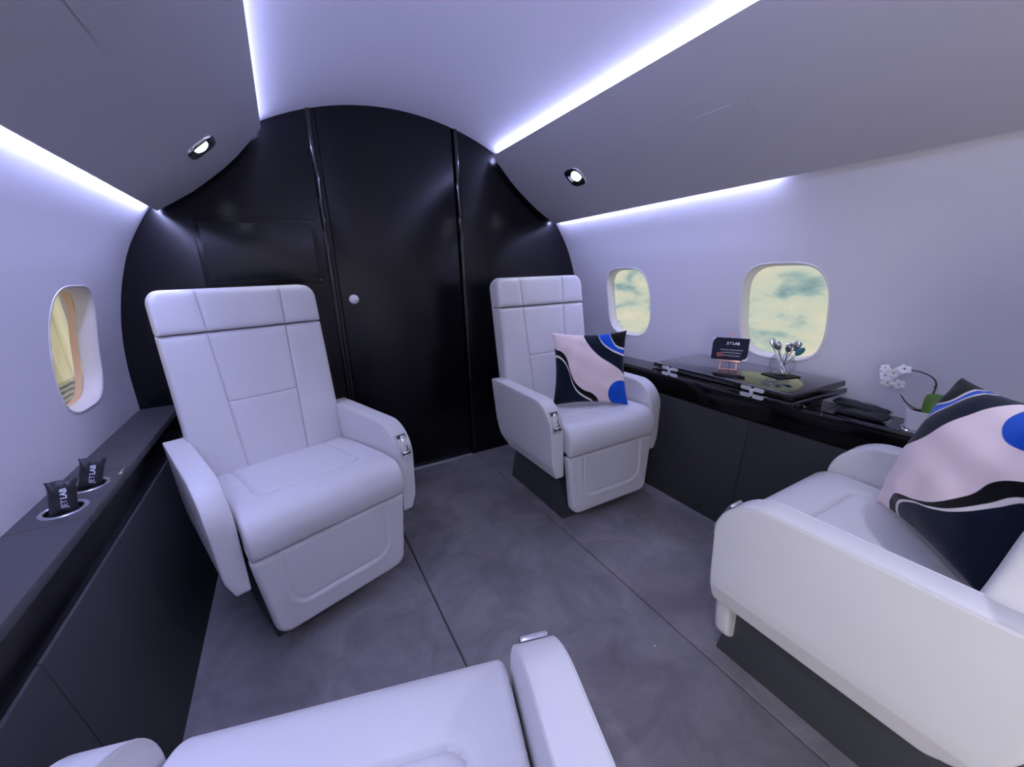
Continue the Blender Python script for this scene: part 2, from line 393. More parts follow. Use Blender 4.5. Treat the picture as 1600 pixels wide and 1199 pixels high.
struct(box('wall_back', (0, YA-.03, .95), (2.5, .04, 2.0), M['liner']))
struct(extrude_poly('trim_6', round_poly([(-1.215, 0), (-1.15, 0), (-1.17, .60), (-1.17, .78), (-1.12, 1.10), (-.97, 1.40), (-1.05, 1.44), (-1.20, 1.12), (-1.235, .80)], [0]*9), 'y', YD-.035, YD-.002, M['window_trim']))  # frame of the guessed doorway beside the added fill lamp

# bulkhead
GX = .322
wf = struct(box('wall_front', (0, 2.19, .96), (2.5, .04, 2.0), M['black_satin']))
box('side_panel', (-.80, 2.1600, .96), (.930, .02, 1.98), M['black_satin'], wf, bev=.003)
box('side_panel', (.80, 2.1600, .96), (.930, .02, 1.98), M['black_satin'], wf, bev=.003)
dr = struct(box('door_1', (0, 2.1615, .965), (2*GX-.010, .019, 1.93), M['black_satin'], bev=.003))
kn = lathe('door_knob', [(0, 0), (.011, 0), (.011, .014), (.019, .018), (.0235, .026), (.022, .036), (.014, .043), (0, .045)], M['knob'], dr, 28)
kn.rotation_euler = (math.pi/2, 0, 0); kn.location = (-.263, 2.152, 1.0)
for i, x in enumerate((-.346, .340)):
    pts = []
    o = extrude_poly('trim_%d' % (3+i), [(x-.011, 2.151), (x-.009, 2.146), (x-.003, 2.142), (x+.003, 2.142), (x+.009, 2.146), (x+.011, 2.151)], 'z', .02, 1.86, M['black_gloss'], sharp=80)
    struct(o)
struct(box('trim_5', (.125, 2.143, .003), (.39, .020, .008), M['silver'], bev=.002))

# television
tv = thing('television', 'black wall-mounted screen set in the bulkhead left of the door', 'screen', (-.612, 2.15, 1.226))
fr = extrude_poly('bezel', round_poly([(-.230, -.139), (.230, -.139), (.230, .139), (-.230, .139)], [.004]*4, 3), 'y', -.010, .0, M['black_satin'], tv, bev=.002)
box('screen', (0, -.0108, .0), (.418, .003, .236), M['screen'], tv, bev=.001)
lathe('indicator_dot', [(0, 0), (.0022, 0), (.0022, .0015), (0, .0017)], M['white_plastic'], tv, 12).matrix_local = Matrix.Translation((.218, -.0105, -.128)) @ Matrix.Rotation(math.pi/2, 4, 'X')

# floor
struct(box('floor', (0, .4, -.03), (2.1, 3.6, .036), M['dark']))
def carpet_piece(x0, x1):
    o = extrude_poly('floor', round_poly([(x0, -.02), (x1, -.02), (x1, 0), (x0, 0)], [0, 0, .004, .004], 3), 'y', YA, 2.15, M['carpet'], sharp=70); struct(o)
carpet_piece(-.975, -.2685); carpet_piece(-.2635, .352); carpet_piece(.3565, .975)

tag(mesh_obj('lint', [(.250+.003*math.cos(a), .625+.002*math.sin(a), .0005+h) for h in (0, .002) for a in (0, 1.3, 2.5, 3.9, 5.1)], [(0, 1, 2, 3, 4), (9, 8, 7, 6, 5)] + [(i, (i+1) % 5, 5+(i+1) % 5, 5+i) for i in range(5)], M['lint']), 'tiny white crumb lying on the grey carpet by the right seam', 'crumb')

# side consoles
def ledge_top(side, y0, y1, holes, m, parent, zt=.598):
    xs = np.linspace(1.030, 1.1662, 36); ys = np.linspace(y0, y1, max(4, int((y1-y0)/.006)))
    X, Y = np.meshgrid(xs, ys, indexing='ij'); P = np.stack([X.ravel(), Y.ravel()], 1); hole = np.zeros(len(P), bool)
    for (hx, hy, hr) in holes:
        v = P-np.array([hx, hy]); r = np.hypot(*v.T); ins = r < hr
        P = np.where(ins[:, None], np.array([hx, hy])+v/np.maximum(r, 1e-6)[:, None]*hr, P); hole |= ins
    nx, ny = len(xs), len(ys); idx = np.arange(nx*ny).reshape(nx, ny); Fc = []
    for i in range(nx-1):
        for j in range(ny-1):
            q = [idx[i, j], idx[i+1, j], idx[i+1, j+1], idx[i, j+1]]
            if not hole[q].all(): Fc.append(q)
    V = [(side*p[0], p[1], zt) for p in P]
    # front edge turned down
    b0 = len(V)
    for j in range(ny): V += [(side*1.0275, P[idx[0, j]][1], zt-.003), (side*1.0275, P[idx[0, j]][1], zt-.02)]
    for j in range(ny-1):
        Fc += [(idx[0, j], b0+2*j, b0+2*j+2, idx[0, j+1]), (b0+2*j, b0+2*j+1, b0+2*j+3, b0+2*j+2)]
    for jj in (0, ny-1):   # ends
        k = len(V); V += [(side*1.1662, ys[jj], zt-.02), (side*1.03, ys[jj], zt-.02)]
        Fc.append([int(idx[i, jj]) for i in range(nx)] + [k, k+1])
    for (hx, hy, hr) in holes:  # wells
        k = len(V); N = 40
        for zz_, rr in ((zt+.0002, hr), (zt-.055, hr), (zt-.058, hr-.004)):
            V += [(side*(hx+rr*math.cos(a*2*math.pi/N)), hy+rr*math.sin(a*2*math.pi/N), zz_) for a in range(N)]
        for q in range(2): Fc += [(k+q*N+a, k+q*N+(a+1) % N, k+(q+1)*N+(a+1) % N, k+(q+1)*N+a) for a in range(N)]
        Fc.append([k+2*N+a for a in range(N)])
    return mesh_obj('ledge_top', V, Fc, m, parent, 40, 1e-5)
def ring_obj(side, hx, hy, hr, parent, z=.598):
    o = lathe('cup_ring', [(hr-.002, -.004), (hr-.002, .0015), (hr, .0028), (hr+.0055, .0024), (hr+.0075, .0002)], M['chrome' if side > 0 else 'brushed'], parent, 48, (side*hx, hy, z), closed=True)
    return o
def console(side, cuts, holes, label, pcuts, mt):
    t = thing('side_console', label, 'side ledge', (0, 0, 0))
    y_a = YD if side < 0 else YA
    bs = [y_a]+cuts+[2.148]
    for a, b in zip(bs, bs[1:]):
        ledge_top(side, a+.001, b-.001, [h for h in holes if a < h[1] < b], mt, t)
    for h in holes: ring_obj(side, *h, t)
    box('fascia', (side*1.035, (y_a+2.148)/2, .532), (.014, 2.148-y_a, .092), M['black_fascia' if side > 0 else 'black_satin'], t, bev=.003)
    ps = [y_a]+pcuts+[2.148]
    for a, b in zip(ps, ps[1:]):
        extrude_poly('lower_panel', [(side*.959, .0), (side*1.022, .486), (side*1.040, .486), (side*.977, .0)], 'y', a+.0012, b-.0012, M['charcoal'], t, bev=.0012)
    return t
L_H = [(1.094, 1.244, .036), (1.090, 1.372, .036)]
R_H = [(1.090, .500, .036), (1.085, .383, .040)]
console(-1, [1.170, 1.462, 1.66], L_H, 'dark satin ledge with two cup holders running below the left wall window', [.86], M['ledge'])
console(1, [.62], R_H, 'glossy black ledge over grey panels running below the right wall windows', [.86], M['black_gloss'])

# overhead spotlights and hatches
def bin_frame(side, xw):
    b = np.array(BINP)[::-1]; z = float(np.interp(xw, b[:, 0], b[:, 1])); z2 = float(np.interp(xw+.03, b[:, 0], b[:, 1])); z1 = float(np.interp(xw-.03, b[:, 0], b[:, 1]))
    tx = Vector((side*.06, 0, z2-z1)).normalized(); ty = Vector((0, 1, 0)); n = Vector((-side*abs(tx.z), 0, -abs(tx.x)))
    return Vector((side*xw, 0, z)), tx, ty, n
def spot(side, xw, y, label, lit=True, e=None):
    p, tx, ty, n = bin_frame(side, xw)
    t = thing('reading_light', label, 'spotlight', (0, 0, 0)); 
    mt = Matrix(((tx.x, ty.x, n.x, p.x), (tx.y, ty.y, n.y, y), (tx.z, ty.z, n.z, p.z), (0, 0, 0, 1)))
    if mt.determinant() < 0: mt = Matrix(((-tx.x, ty.x, n.x, p.x), (-tx.y, ty.y, n.y, y), (-tx.z, ty.z, n.z, p.z), (0, 0, 0, 1)))
    t.matrix_world = mt
    def sq(r, z, e=3.2, N=40):
        return [(r*math.copysign(abs(math.cos(a))**(2/e), math.cos(a)), r*1.12*math.copysign(abs(math.sin(a))**(2/e), math.sin(a)), z) for a in [k*2*math.pi/N for k in range(N)]]
    rs = [sq(.050, -.005), sq(.050, .004), sq(.047, .007), sq(.041, .0075), sq(.036, .0055, 2.6), sq(.029, .002, 2.2), sq(.0225, .000, 2)]
    V = [v for r in rs for v in r]; N = 40
    mesh_obj('bezel', V, [(a*N+i, a*N+(i+1) % N, (a+1)*N+(i+1) % N, (a+1)*N+i) for a in range(len(rs)-1) for i in range(N)], M['chrome'], t, 60)
    lathe('lens', [(0, .0105), (.010, .0096), (.018, .0068), (.0232, .003), (.0232, -.002)], M['lens'], t, 28)
    l = bpy.data.lights.new('spot_beam', 'SPOT'); l.energy = (e or SPOT_W); l.color = SPOT_RGB; l.spot_size = math.radians(112); l.spot_blend = 1; l.shadow_soft_size = .018
    lo = bpy.data.objects.new('spot_beam', l); COL.objects.link(lo); lo.parent = t; lo.location = (0, 0, .022); lo.rotation_euler = (math.pi, 0, 0)
    return t
spot(-1, .716, 1.735, 'small bright chrome spotlight in the left overhead panel')
spot(1, .716, 1.632, 'small chrome spotlight in the right overhead panel')
for s, y in ((-1, .1), (1, .1), (-1, -.8), (1, -.8)):  # unseen spotlights, added aft as fill for the seats
    spot(s, .716, y, 'added unseen fill spotlight in the %s overhead panel %s' % ('left' if s < 0 else 'right', 'beside the seats nearest the viewer' if y > 0 else 'at the open aft end'), e=SPOT_W*2.4)
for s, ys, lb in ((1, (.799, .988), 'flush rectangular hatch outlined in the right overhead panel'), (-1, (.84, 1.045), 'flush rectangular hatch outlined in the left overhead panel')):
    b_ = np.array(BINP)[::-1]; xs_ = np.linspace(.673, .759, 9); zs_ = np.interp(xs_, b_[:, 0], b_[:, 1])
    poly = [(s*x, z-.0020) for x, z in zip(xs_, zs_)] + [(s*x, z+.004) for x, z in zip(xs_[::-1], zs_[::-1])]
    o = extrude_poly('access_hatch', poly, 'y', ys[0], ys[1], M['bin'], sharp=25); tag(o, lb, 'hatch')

# ------------------------------------------------------------------ seats
CUSH = [(.200, .430), (.10, .452), (0, .464), (-.10, .472), (-.20, .480), (-.272, .479), (-.310, .460), (-.328, .424), (-.328, .388), (-.320, .356)]
def _curve(pts, n=200):
    p = np.array(pts); t = np.arange(len(p)); tt = np.linspace(0, len(p)-1, n); out = []
    for u in tt:
        i = min(int(u), len(p)-2); f = u-i; p0 = p[max(i-1, 0)]; p1 = p[i]; p2 = p[i+1]; p3 = p[min(i+2, len(p)-1)]
        out.append(.5*((2*p1)+(-p0+p2)*f+(2*p0-5*p1+4*p2-p3)*f*f+(-p0+3*p1-3*p2+p3)*f**3))
    return np.array(out)
_C = _curve(CUSH); _S = np.r_[0, np.cumsum(np.hypot(*np.diff(_C, axis=0).T))]; CL = _S[-1]
_T = np.gradient(_C, axis=0); _T /= np.linalg.norm(_T, axis=1)[:, None]; _N = np.stack([_T[:, 1], -_T[:, 0]], 1)
if _N[20, 1] < 0: _N = -_N
def cush_map(x, v, h):
    y = np.interp(v, _S, _C[:, 0]); z = np.interp(v, _S, _C[:, 1]); ny = np.interp(v, _S, _N[:, 0]); nz = np.interp(v, _S, _N[:, 1])
    return np.stack([x, y+ny*h, z+nz*h], 1)
def sdbox(x, y, cx, cy, hx, hy, r):
    qx = np.abs(x-cx)-hx+r; qy = np.abs(y-cy)-hy+r
    return np.hypot(np.maximum(qx, 0), np.maximum(qy, 0))+np.minimum(np.maximum(qx, qy), 0)-r
def wrinkle(x, y, a=.0012):
    return a*(np.sin(x*31+y*17+1)*np.sin(y*23-x*9)+.5*np.sin(x*61-y*47))
def cush_front(x, v, d):
    sd = sdbox(x, v, 0, .10, .163, .295, .035)
    h = rnd(d, .015)+gv(sd, .0042, .0070)
    h = h + np.where(sd > 0, .004*np.clip(sd/.02, 0, 1), .005*np.clip(-sd/.018, 0, 1)**.6)
    return h + wrinkle(x, v, .0006)*np.clip(d/.03, 0, 1)*np.clip((.40-v)/.1, 0, 1)
MESH = {}
def back_y(z): return .178+.158*(z-.584)
def seat_parts(t, plate, bshift=(0, 0)):
    def keep(key, fn):
        if key in MESH:
            o = bpy.data.objects.new(key[0], MESH[key]); COL.objects.link(o); o.parent = t
        else:
            o = fn(); MESH[key] = o.data
        return o
    # base skirt
    def base():
        V = [(-.205, -.225, 0), (.205, -.225, 0), (.205, .264, 0), (-.205, .264, 0), (-.205, -.165, .32), (.205, -.165, .32), (.205, .17, .32), (-.205, .17, .32)]
        bm = bmesh.new(); vs = [bm.verts.new(v) for v in V]
        for f in [(3, 2, 1, 0), (4, 5, 6, 7), (0, 1, 5, 4), (1, 2, 6, 5), (2, 3, 7, 6), (3, 0, 4, 7)]: bm.faces.new([vs[i] for i in f])
        bmesh.ops.bevel(bm, geom=list(bm.edges), offset=.004, segments=2, profile=.5, affect='EDGES')
        return bm_obj('base', bm, M['skirt'], t)
    bo = keep(('base',), base); bo.location = (bshift[0], bshift[1], 0)
    keep(('seat_frame',), lambda: box('seat_frame', (0, -.035, .345), (.455, .44, .13), M['dark'], t, bev=.01))
    keep(('seat_cushion',), lambda: slab('seat_cushion', round_poly([(-.243, 0), (.243, 0), (.243, CL), (-.243, CL)], [.01, .01, .012, .012]), cush_front, lambda x, v, d: -.050+0*d, cush_map, M['leather'], t, .0036, weld=.0004))
    # leg rest
    def leg():
        poly = round_poly([(-.243, .352), (-.214, .074), (.214, .074), (.243, .352)], [.008, .045, .045, .008])
        def fr_(x, z, d):
            sd = sdbox(x, z, 0, .36, .160, .205, .055)
            return rnd(d, .014)+gv(sd, .0045, .005)+np.where(sd < 0, -.003*np.clip(-sd/.008, 0, 1), 0)+.0015*np.exp(-((sd-.012)/.008)**2)
        def mp(x, z, h): return np.stack([x, -.318-h, z], 1)
        return slab('leg_rest', poly, fr_, lambda x, z, d: -.044-rnd(d, .010), mp, M['leather'], t, .0055, weld=.0008)
    keep(('leg_rest',), leg)
    # backrest
    def warp(x, z):
        k = np.interp(z, [.42, 1.07], [-.20, .17]); return x*(1+k*(1-np.abs(x)/.258))
    SX = .118; ex = [s*SX+o for s in (-1, 1) for o in (-.004, -.002, 0, .002, .004)]
    def back():
        poly = round_poly([(-.258, .40), (.258, .40), (.258, .934), (-.258, .934)], [.02, .02, .006, .006])
        def f(x, z, d):
            h = rnd(d, .015)
            h = h+gv(np.abs(x)-SX, .0028, .0060)+np.where(np.abs(x) < SX, gv(z-.690, .0028, .0055), 0)
            pf = np.clip(np.minimum(d, np.abs(np.abs(x)-SX))/.03, 0, 1); h = h+.0035*np.sqrt(pf)
            return h+wrinkle(x, z, .0008)*pf
        return slab('backrest', poly, f, lambda x, z, d: -.062+0*d, lambda x, z, h: np.stack([warp(x, z), back_y(z)-h, z], 1), M['leather'], t, .007, ex, [.690+o for o in (-.004, -.002, 0, .002, .004)], weld=.0008)
    b = keep(('backrest',), back)
    def head():
        poly = round_poly([(-.258, .938), (.258, .938), (.258, 1.078), (-.258, 1.078)], [.006, .006, .048, .048])
        def f(x, z, d):
            pf = np.clip(np.minimum(d, np.abs(np.abs(x)-SX))/.03, 0, 1)
            return .003+rnd(d, .016)+gv(np.abs(x)-SX, .0028, .0060)+.004*np.sqrt(pf)
        return slab('headrest', poly, f, lambda x, z, d: -.062+0*d, lambda x, z, h: np.stack([warp(x, z), back_y(z)-h, z], 1), M['leather'], t, .007, ex, weld=.0008)
    hd = keep(('headrest',), head)
    def shell():
        poly = round_poly([(-.255, .36), (.255, .36), (.255, 1.074), (-.255, 1.074)], [.03, .03, .048, .048])
        return slab('back_shell', poly, lambda x, z, d: -.064+0*d, lambda x, z, d: -.108-rnd(d, .022), lambda x, z, h: np.stack([x, back_y(z)-h, z], 1), M['leather'], t, .012, weld=.0008)
    sh = keep(('back_shell',), shell)
    # armrests
    APT = [(.240, .588)] + [(-.168-.125*math.sin(a), .466+.122*math.cos(a)) for a in np.linspace(0, math.pi/2, 13)] + [(-.292, .258), (.120, .252), (.178, .290), (.216, .385)]
    ARD = [.004] + [.02]*13 + [.012, .03, .05, .08]
    apoly = round_poly(APT, ARD, 3)
    def xo(z): return np.interp(z, [.25, .312, .34, .59], [.283, .304, .307, .316])
    def arm(s):
        def mp(y, z, h): return np.stack([s*(h), y, z], 1)
        def f(y, z, d): return xo(z)+rnd(d, .005)
        def bk(y, z, d): return .249-rnd(d, .004)
        o = slab('armrest', apoly, f, bk, mp, M['leather'], t, .007, [], [.308, .312, .316], weld=.0006, sharp=55)
        return o
    arms = {}
    for s in (-1, 1):
        arms[s] = keep(('armrest', s), lambda: arm(s))
        pk = ('piping', s)
        def pipe(parent):
            bm = bmesh.new(); ap = round_poly([(y*.995, z-.0005) for y, z in APT], ARD, 3)
            for inner in (0, 1):
                pts = []
                for (y, z) in ap:
                    if z < .30: continue
                    x = (.2500+.0020) if inner else float(xo(z))-.0028
                    pts.append((s*x, y, z))
                k = max(range(len(pts)), key=lambda i: 0)
                pts = [p for p in pts]
                # order: start at the back top corner
                bm_tube(bm, [p for p in pts if p[1] < .236 and p[2] > .40], .0016, 6)
            return bm_obj('piping', bm, M['leather'], parent, 60)
        if pk in MESH:
            o = bpy.data.objects.new('piping', MESH[pk]); COL.objects.link(o); o.parent = arms[s]
        else:
            o = pipe(arms[s]); MESH[pk] = o.data
    # chrome recline control on the front of the aisle arm
    a = arms[plate]
    nrm_ang = math.atan2(.566-.500, .297-.272)   # slope of the front
    cy, cz = -.2800, .515
    ty = Vector((0, .030, .066)).normalized(); rot = Matrix(((1, 0, 0), (0, ty.y, -ty.z), (0, ty.z, ty.y))).transposed().to_3x3()
    R3 = Matrix(((1, 0, 0), (0, -ty.z, ty.y), (0, -ty.y*-1, ty.z)))
    R3 = Matrix(((1, 0, 0), (0, ty.z, ty.y), (0, -ty.y, ty.z)))    # local z -> ty, local y -> normal(inward)
    def P3(v): return R3 @ Vector(v)
    cx = plate*.283
    bm = bmesh.new()
    for (c, s3) in (((-.0195, 0, 0), (.005, .008, .086)), ((.0195, 0, 0), (.005, .008, .086)), ((0, 0, .0405), (.044, .008, .005)), ((0, 0, -.0405), (.044, .008, .005))):
        bm_box(bm, Vector((cx, cy, cz))+P3(c), s3, R3, bev=.0012)
    cp = bm_obj('control_bezel', bm, M['brushed'], a)
    cp['label'] = 'brushed metal control surround'
    bm = bmesh.new(); bm_box(bm, Vector((cx, cy, cz))+P3((0, .002, 0)), (.036, .003, .078), R3)
    bm_obj('control_recess', bm, M['skirt'], a)
    bm = bmesh.new(); bm_box(bm, Vector((cx, cy, cz))+P3((.004, -.001, .006)), (.018, .006, .058), R3, bev=.002)
    bm_box(bm, Vector((cx, cy, cz))+P3((0, -.001, -.028)), (.026, .007, .010), R3, bev=.002)
    bm_obj('control_lever', bm, M['chrome'], a)
    return b, hd, sh
def seat(x, y, th, plate, lean, label, bshift=(0, 0), fwd=0):
    t = thing('armchair', label, 'seat', (x, y, 0), th, 'white leather cabin armchairs')
    ps = seat_parts(t, plate, bshift)
    if lean or fwd:
        c = Vector((0, .17, .45)); mt = Matrix.Translation((0, -fwd, 0)) @ Matrix.Translation(c) @ Matrix.Rotation(lean, 4, 'X') @ Matrix.Translation(-c)
        for o in ps: o.matrix_local = mt
    return t
seat(-.625, 1.533, .314, 1, .045, 'white leather armchair turned towards the aisle in front of the wall screen, nothing on it')
seat(.602, 1.511, -.010, -1, 0, 'white leather armchair by the bulkhead door holding an upright patterned cushion')
seat(-.645, .244, math.radians(164.5), -1, 0, 'white leather armchair nearest the viewer, only seat front and two arms in view')
seat(.590, .212, math.pi, 1, 0, 'white leather armchair at the right edge with a large patterned cushion', (-.02, -.095), .058)

# ------------------------------------------------------------------ patterned pillows
def pillow_mat():
    m = bpy.data.materials.new('wave_fabric'); m.use_nodes = True; nt = m.node_tree; b = nt.nodes['Principled BSDF']
    b.inputs['Roughness'].default_value = .9; b.inputs['Sheen Weight'].default_value = .15; b.inputs['Specular IOR Level'].default_value = .15
    tc = nt.nodes.new('ShaderNodeTexCoord'); sp = nt.nodes.new('ShaderNodeSeparateXYZ'); nt.links.new(tc.outputs['UV'], sp.inputs[0])
    U, V = sp.outputs[0], sp.outputs[1]
    def math_(op, a, c=None, cl=False):
        n = nt.nodes.new('ShaderNodeMath'); n.operation = op; n.use_clamp = cl
        for i, q in enumerate((a, c)):
            if q is None: continue
            if isinstance(q, (int, float)): n.inputs[i].default_value = q
            else: nt.links.new(q, n.inputs[i])
        return n.outputs[0]
    def fc(pts):
        n = nt.nodes.new('ShaderNodeFloatCurve'); cv = n.mapping.curves[0]; n.mapping.use_clip = False
        cv.points[0].location = pts[0]; cv.points[1].location = pts[-1]
        for p in pts[1:-1]: cv.points.new(*p)
        n.mapping.update(); nt.links.new(U, n.inputs['Value']); return n.outputs[0]
    def step(x): return math_('ADD', math_('MULTIPLY', x, 160), .5, True)   # x>0 -> 1
    def mix(f, a, c):
        n = nt.nodes.new('ShaderNodeMixRGB'); nt.links.new(f, n.inputs[0])
        for i, q in ((1, a), (2, c)):
            if isinstance(q, tuple): n.inputs[i].default_value = (*q, 1)
            else: nt.links.new(q, n.inputs[i])
        return n.outputs[0]
    pink, black, navy, blue, white = (.90, .74, .73), (.004, .004, .005), (.004, .010, .022), (.006, .085, .52), (.78, .72, .68)
    f1 = fc([(0, .80), (.03, .76), (.10, .73), (.17, .65), (.23, .45), (.30, .30), (.41, .19), (.53, .13), (.60, .04), (.64, -.1), (1, -.3)])
    f2 = fc([(0, .67), (.06, .655), (.13, .60), (.20, .48), (.25, .32), (.33, .17), (.43, .08), (.52, .015), (.58, -.1), (1, -.3)])
    f3 = fc([(0, 1.4), (.40, 1.12), (.43, .97), (.49, .82), (.63, .65), (.80, .54), (.92, .47), (1, .40)])
    f4 = fc([(0, 1.4), (.58, 1.15), (.62, .98), (.67, .85), (.78, .745), (.90, .69), (1, .66)])
    f5 = fc([(0, 1.4), (.74, 1.15), (.775, .98), (.81, .87), (.87, .79), (.94, .76), (1, .75)])
    c = mix(step(math_('SUBTRACT', f1, V)), pink, black)
    c = mix(step(math_('SUBTRACT', f2, V)), c, navy)
    def line(f, w): return step(math_('SUBTRACT', w, math_('ABSOLUTE', math_('SUBTRACT', f, V))))
    c = mix(line(f2, .016), c, white)
    c = mix(step(math_('SUBTRACT', V, f3)), c, navy)
    c = mix(step(math_('SUBTRACT', V, f4)), c, blue)
    c = mix(step(math_('SUBTRACT', V, f5)), c, black)
    c = mix(line(f4, .013), c, white); c = mix(line(f5, .013), c, white)
    du = math_('SUBTRACT', U, .93); dv = math_('SUBTRACT', V, .13)
    rr = math_('SQRT', math_('ADD', math_('MULTIPLY', du, du), math_('MULTIPLY', dv, dv)))
    c = mix(step(math_('SUBTRACT', .195, rr)), c, blue)
    nt.links.new(c, b.inputs['Base Color'])
    n = nt.nodes.new('ShaderNodeTexNoise'); n.inputs['Scale'].default_value = 600; nt.links.new(tc.outputs['Object'], n.inputs['Vector'])
    bp = nt.nodes.new('ShaderNodeBump'); bp.inputs['Strength'].default_value = .4; bp.inputs['Distance'].default_value = .001
    nt.links.new(n.outputs['Fac'], bp.inputs['Height']); nt.links.new(bp.outputs[0], b.inputs['Normal'])
    return m
M['wave'] = pillow_mat()
def pillow(c, ex, ez, s, T, label, seed, fat=1.0):
    n = 56; bm = bmesh.new(); uvl = bm.loops.layers.uv.new('UVMap'); g = {}
    for sd in (1, -1):
        for i in range(n+1):
            for j in range(n+1):
                edge = i in (0, n) or j in (0, n)
                if edge and sd == -1: g[sd, i, j] = g[1, i, j]; continue
                a, b = -1+2*i/n, -1+2*j/n
                q = (1-a**4)*(1-b**4); th = T*.5*max(0, (1-a*a)*(1-b*b))**.38*(.75+.25*q)
                pin = .125*(1-fat*.2)
                xx = a*(1-pin*(1-b*b)*abs(a)); zz = b*(1-pin*(1-a*a)*abs(b))
                w = .003*math.sin(9*a+4*b+seed)*math.sin(7*b-3*a)+.0022*math.sin(17*a*b+seed*2)+.006*math.exp(-((a-b*.3-.9)**2)*6)*math.sin(b*8)
                wv = w if not edge else 0
                g[sd, i, j] = bm.verts.new((xx*s/2, -sd*(th+wv*min(1, 3*(1-abs(a)))*min(1, 3*(1-abs(b)))), zz*s/2))
    for sd in (1, -1):
        for i in range(n):
            for j in range(n):
                vs = [g[sd, i, j], g[sd, i+1, j], g[sd, i+1, j+1], g[sd, i, j+1]]; uv = [(i, j), (i+1, j), (i+1, j+1), (i, j+1)]
                if sd < 0: vs.reverse(); uv.reverse()
                f = bm.faces.new(vs)
                for l, (p, q) in zip(f.loops, uv): l[uvl].uv = (p/n, q/n)
    o = bm_obj('throw_pillow', bm, M['wave'], None, 80)
    ex = Vector(ex).normalized(); ez = (Vector(ez)-ex*Vector(ez).dot(ex)).normalized(); ey = ez.cross(ex)
    o.matrix_world = Matrix(((ex.x, ey.x, ez.x, c[0]), (ex.y, ey.y, ez.y, c[1]), (ex.z, ey.z, ez.z, c[2]), (0, 0, 0, 1)))
    tag(o, label, 'cushion', 'patterned throw cushions')
pillow((.662, 1.440, .648), (.80, -.60, .02), (.17, .26, .95), .355, .11, 'pink, navy and blue patterned cushion upright on the far armchair by the bulkhead', 1)
pillow((.635, .190, .672), (.26, -.19, .945), (.75, .655, -.07), .362, .145, 'large pink, navy and blue patterned cushion leaning on the armchair at the right edge', 2)

# ------------------------------------------------------------------ folding table on the right ledge
TZ = .700
tb = thing('folding_table', 'glossy black folded table with silver hinges under the right wall windows', 'table', (.975, .905, .598), math.radians(-2.6))
def tl(o): return o
def leaf(name, z, w, l, h, ox=0, oy=0):
    poly = round_poly([(-w/2+ox, -l/2+oy), (w/2+ox, -l/2+oy), (w/2+ox, l/2+oy), (-w/2+ox, l/2+oy)], [.004]*4, 3)
    return extrude_poly(name, poly, 'z', z-h, z, M['black_gloss'], tb, bev=.004)
leaf('upper_leaf', TZ-.598, .318, .585, .022)
leaf('lower_leaf', TZ-.598-.026, .324, .597, .020, 0, -.002)
box('pedestal', (.075, .01, .0285), (.15, .50, .055), M['black_gloss'], tb, bev=.003)
box('slide_rail', (-.002, .02, .035), (.004, .42, .004), M['brushed'], tb)
for hy in (.195, -.165):
    bm = bmesh.new()
    for dz in (TZ-.598-.011, TZ-.598-.036):
        for dy in (-.0225, .0225):
            pts = round_poly([(-.019, -.0070), (.019, -.0070), (.019, .0070), (-.019, .0070)], [.0068]*4, 6)
            V = [(-.1618, hy+dy+p[0], dz+p[1]) for p in pts] + [(-.1655, hy+dy+p[0], dz+p[1]) for p in pts]; k = len(pts)
            vs = [bm.verts.new(v) for v in V]; bm.faces.new(vs[:k]); bm.faces.new(vs[k:][::-1])
            for i in range(k): bm.faces.new([vs[i], vs[(i+1) % k], vs[k+(i+1) % k], vs[k+i]])
    bm_box(bm, (-.167, hy, TZ-.598-.0235), (.008, .012, .026), bev=.002)
    bm_obj('hinge', bm, M['silver'], tb)

# card on a small easel
def Rz(a): return Matrix.Rotation(a, 4, 'Z')
ea = thing('card_easel', 'small rose gold easel holding a dark card on the black table', 'easel', (.940, .930, TZ), math.radians(-64))
# local: +x to the right as seen from the camera, -y towards the camera
def eb(name, a, b, r=.0030, parent=ea):
    return tube(name, [a, b], r, M['copper'], parent, 8)
lean = math.tan(math.radians(14))
eb('front_leg', (-.030, 0, .002), (-.027, .036*lean+.002, .036)); eb('front_leg', (.030, 0, .002), (.027, .036*lean+.002, .036))
eb('crossbar', (-.032, 0, .0025), (.034, 0, .0035), .0034)
box('card_shelf', (0, .004, .038), (.082, .014, .006), M['copper'], ea, bev=.001)
eb('mast', (0, .012, .038), (0, .038, .142), .0042)
eb('rear_leg', (0, .030, .105), (0, .060, .002), .0022)
rot = Matrix.Rotation(-math.radians(14), 4, 'X')
cdt = thing('display_card', 'dark printed card with white lettering standing on the rose gold easel', 'card', (.940, .930, TZ), math.radians(-64))
CM = Matrix.Translation((0, .0035, .0405)) @ rot
def cadd(o):
    mb = o.matrix_basis.copy(); o.parent = cdt; o.matrix_basis = CM @ mb; return o
def card_mat():
    m = mat('card_print', (.010, .012, .030), .55, spec=.2)
    return m
M['card'] = card_mat(); M['card_white'] = mat('card_white', (.75, .75, .80), .4); M['card_red'] = mat('card_red', (.25, .06, .06), .4); M['card_grey'] = mat('card_grey', (.10, .11, .17), .4)
cw, ch = .128, .088
cadd(box('card_board', (0, 0, ch/2), (cw, .0014, ch), M['card']))
def cpoly(name, pts, m, y=-.0010):
    V = [(p[0], y, p[1]) for p in pts]; cadd(mesh_obj(name, V+[(p[0], y+.0004, p[1]) for p in pts], [tuple(range(len(pts))), tuple(range(len(pts), 2*len(pts)))] + [(i, (i+1) % len(pts), len(pts)+(i+1) % len(pts), len(pts)+i) for i in range(len(pts))], m))
cpoly('white_corner', [(-cw/2, ch), (-cw/2, ch-.022), (-cw/2+.003, ch-.010), (-cw/2+.012, ch)], M['card_white'])
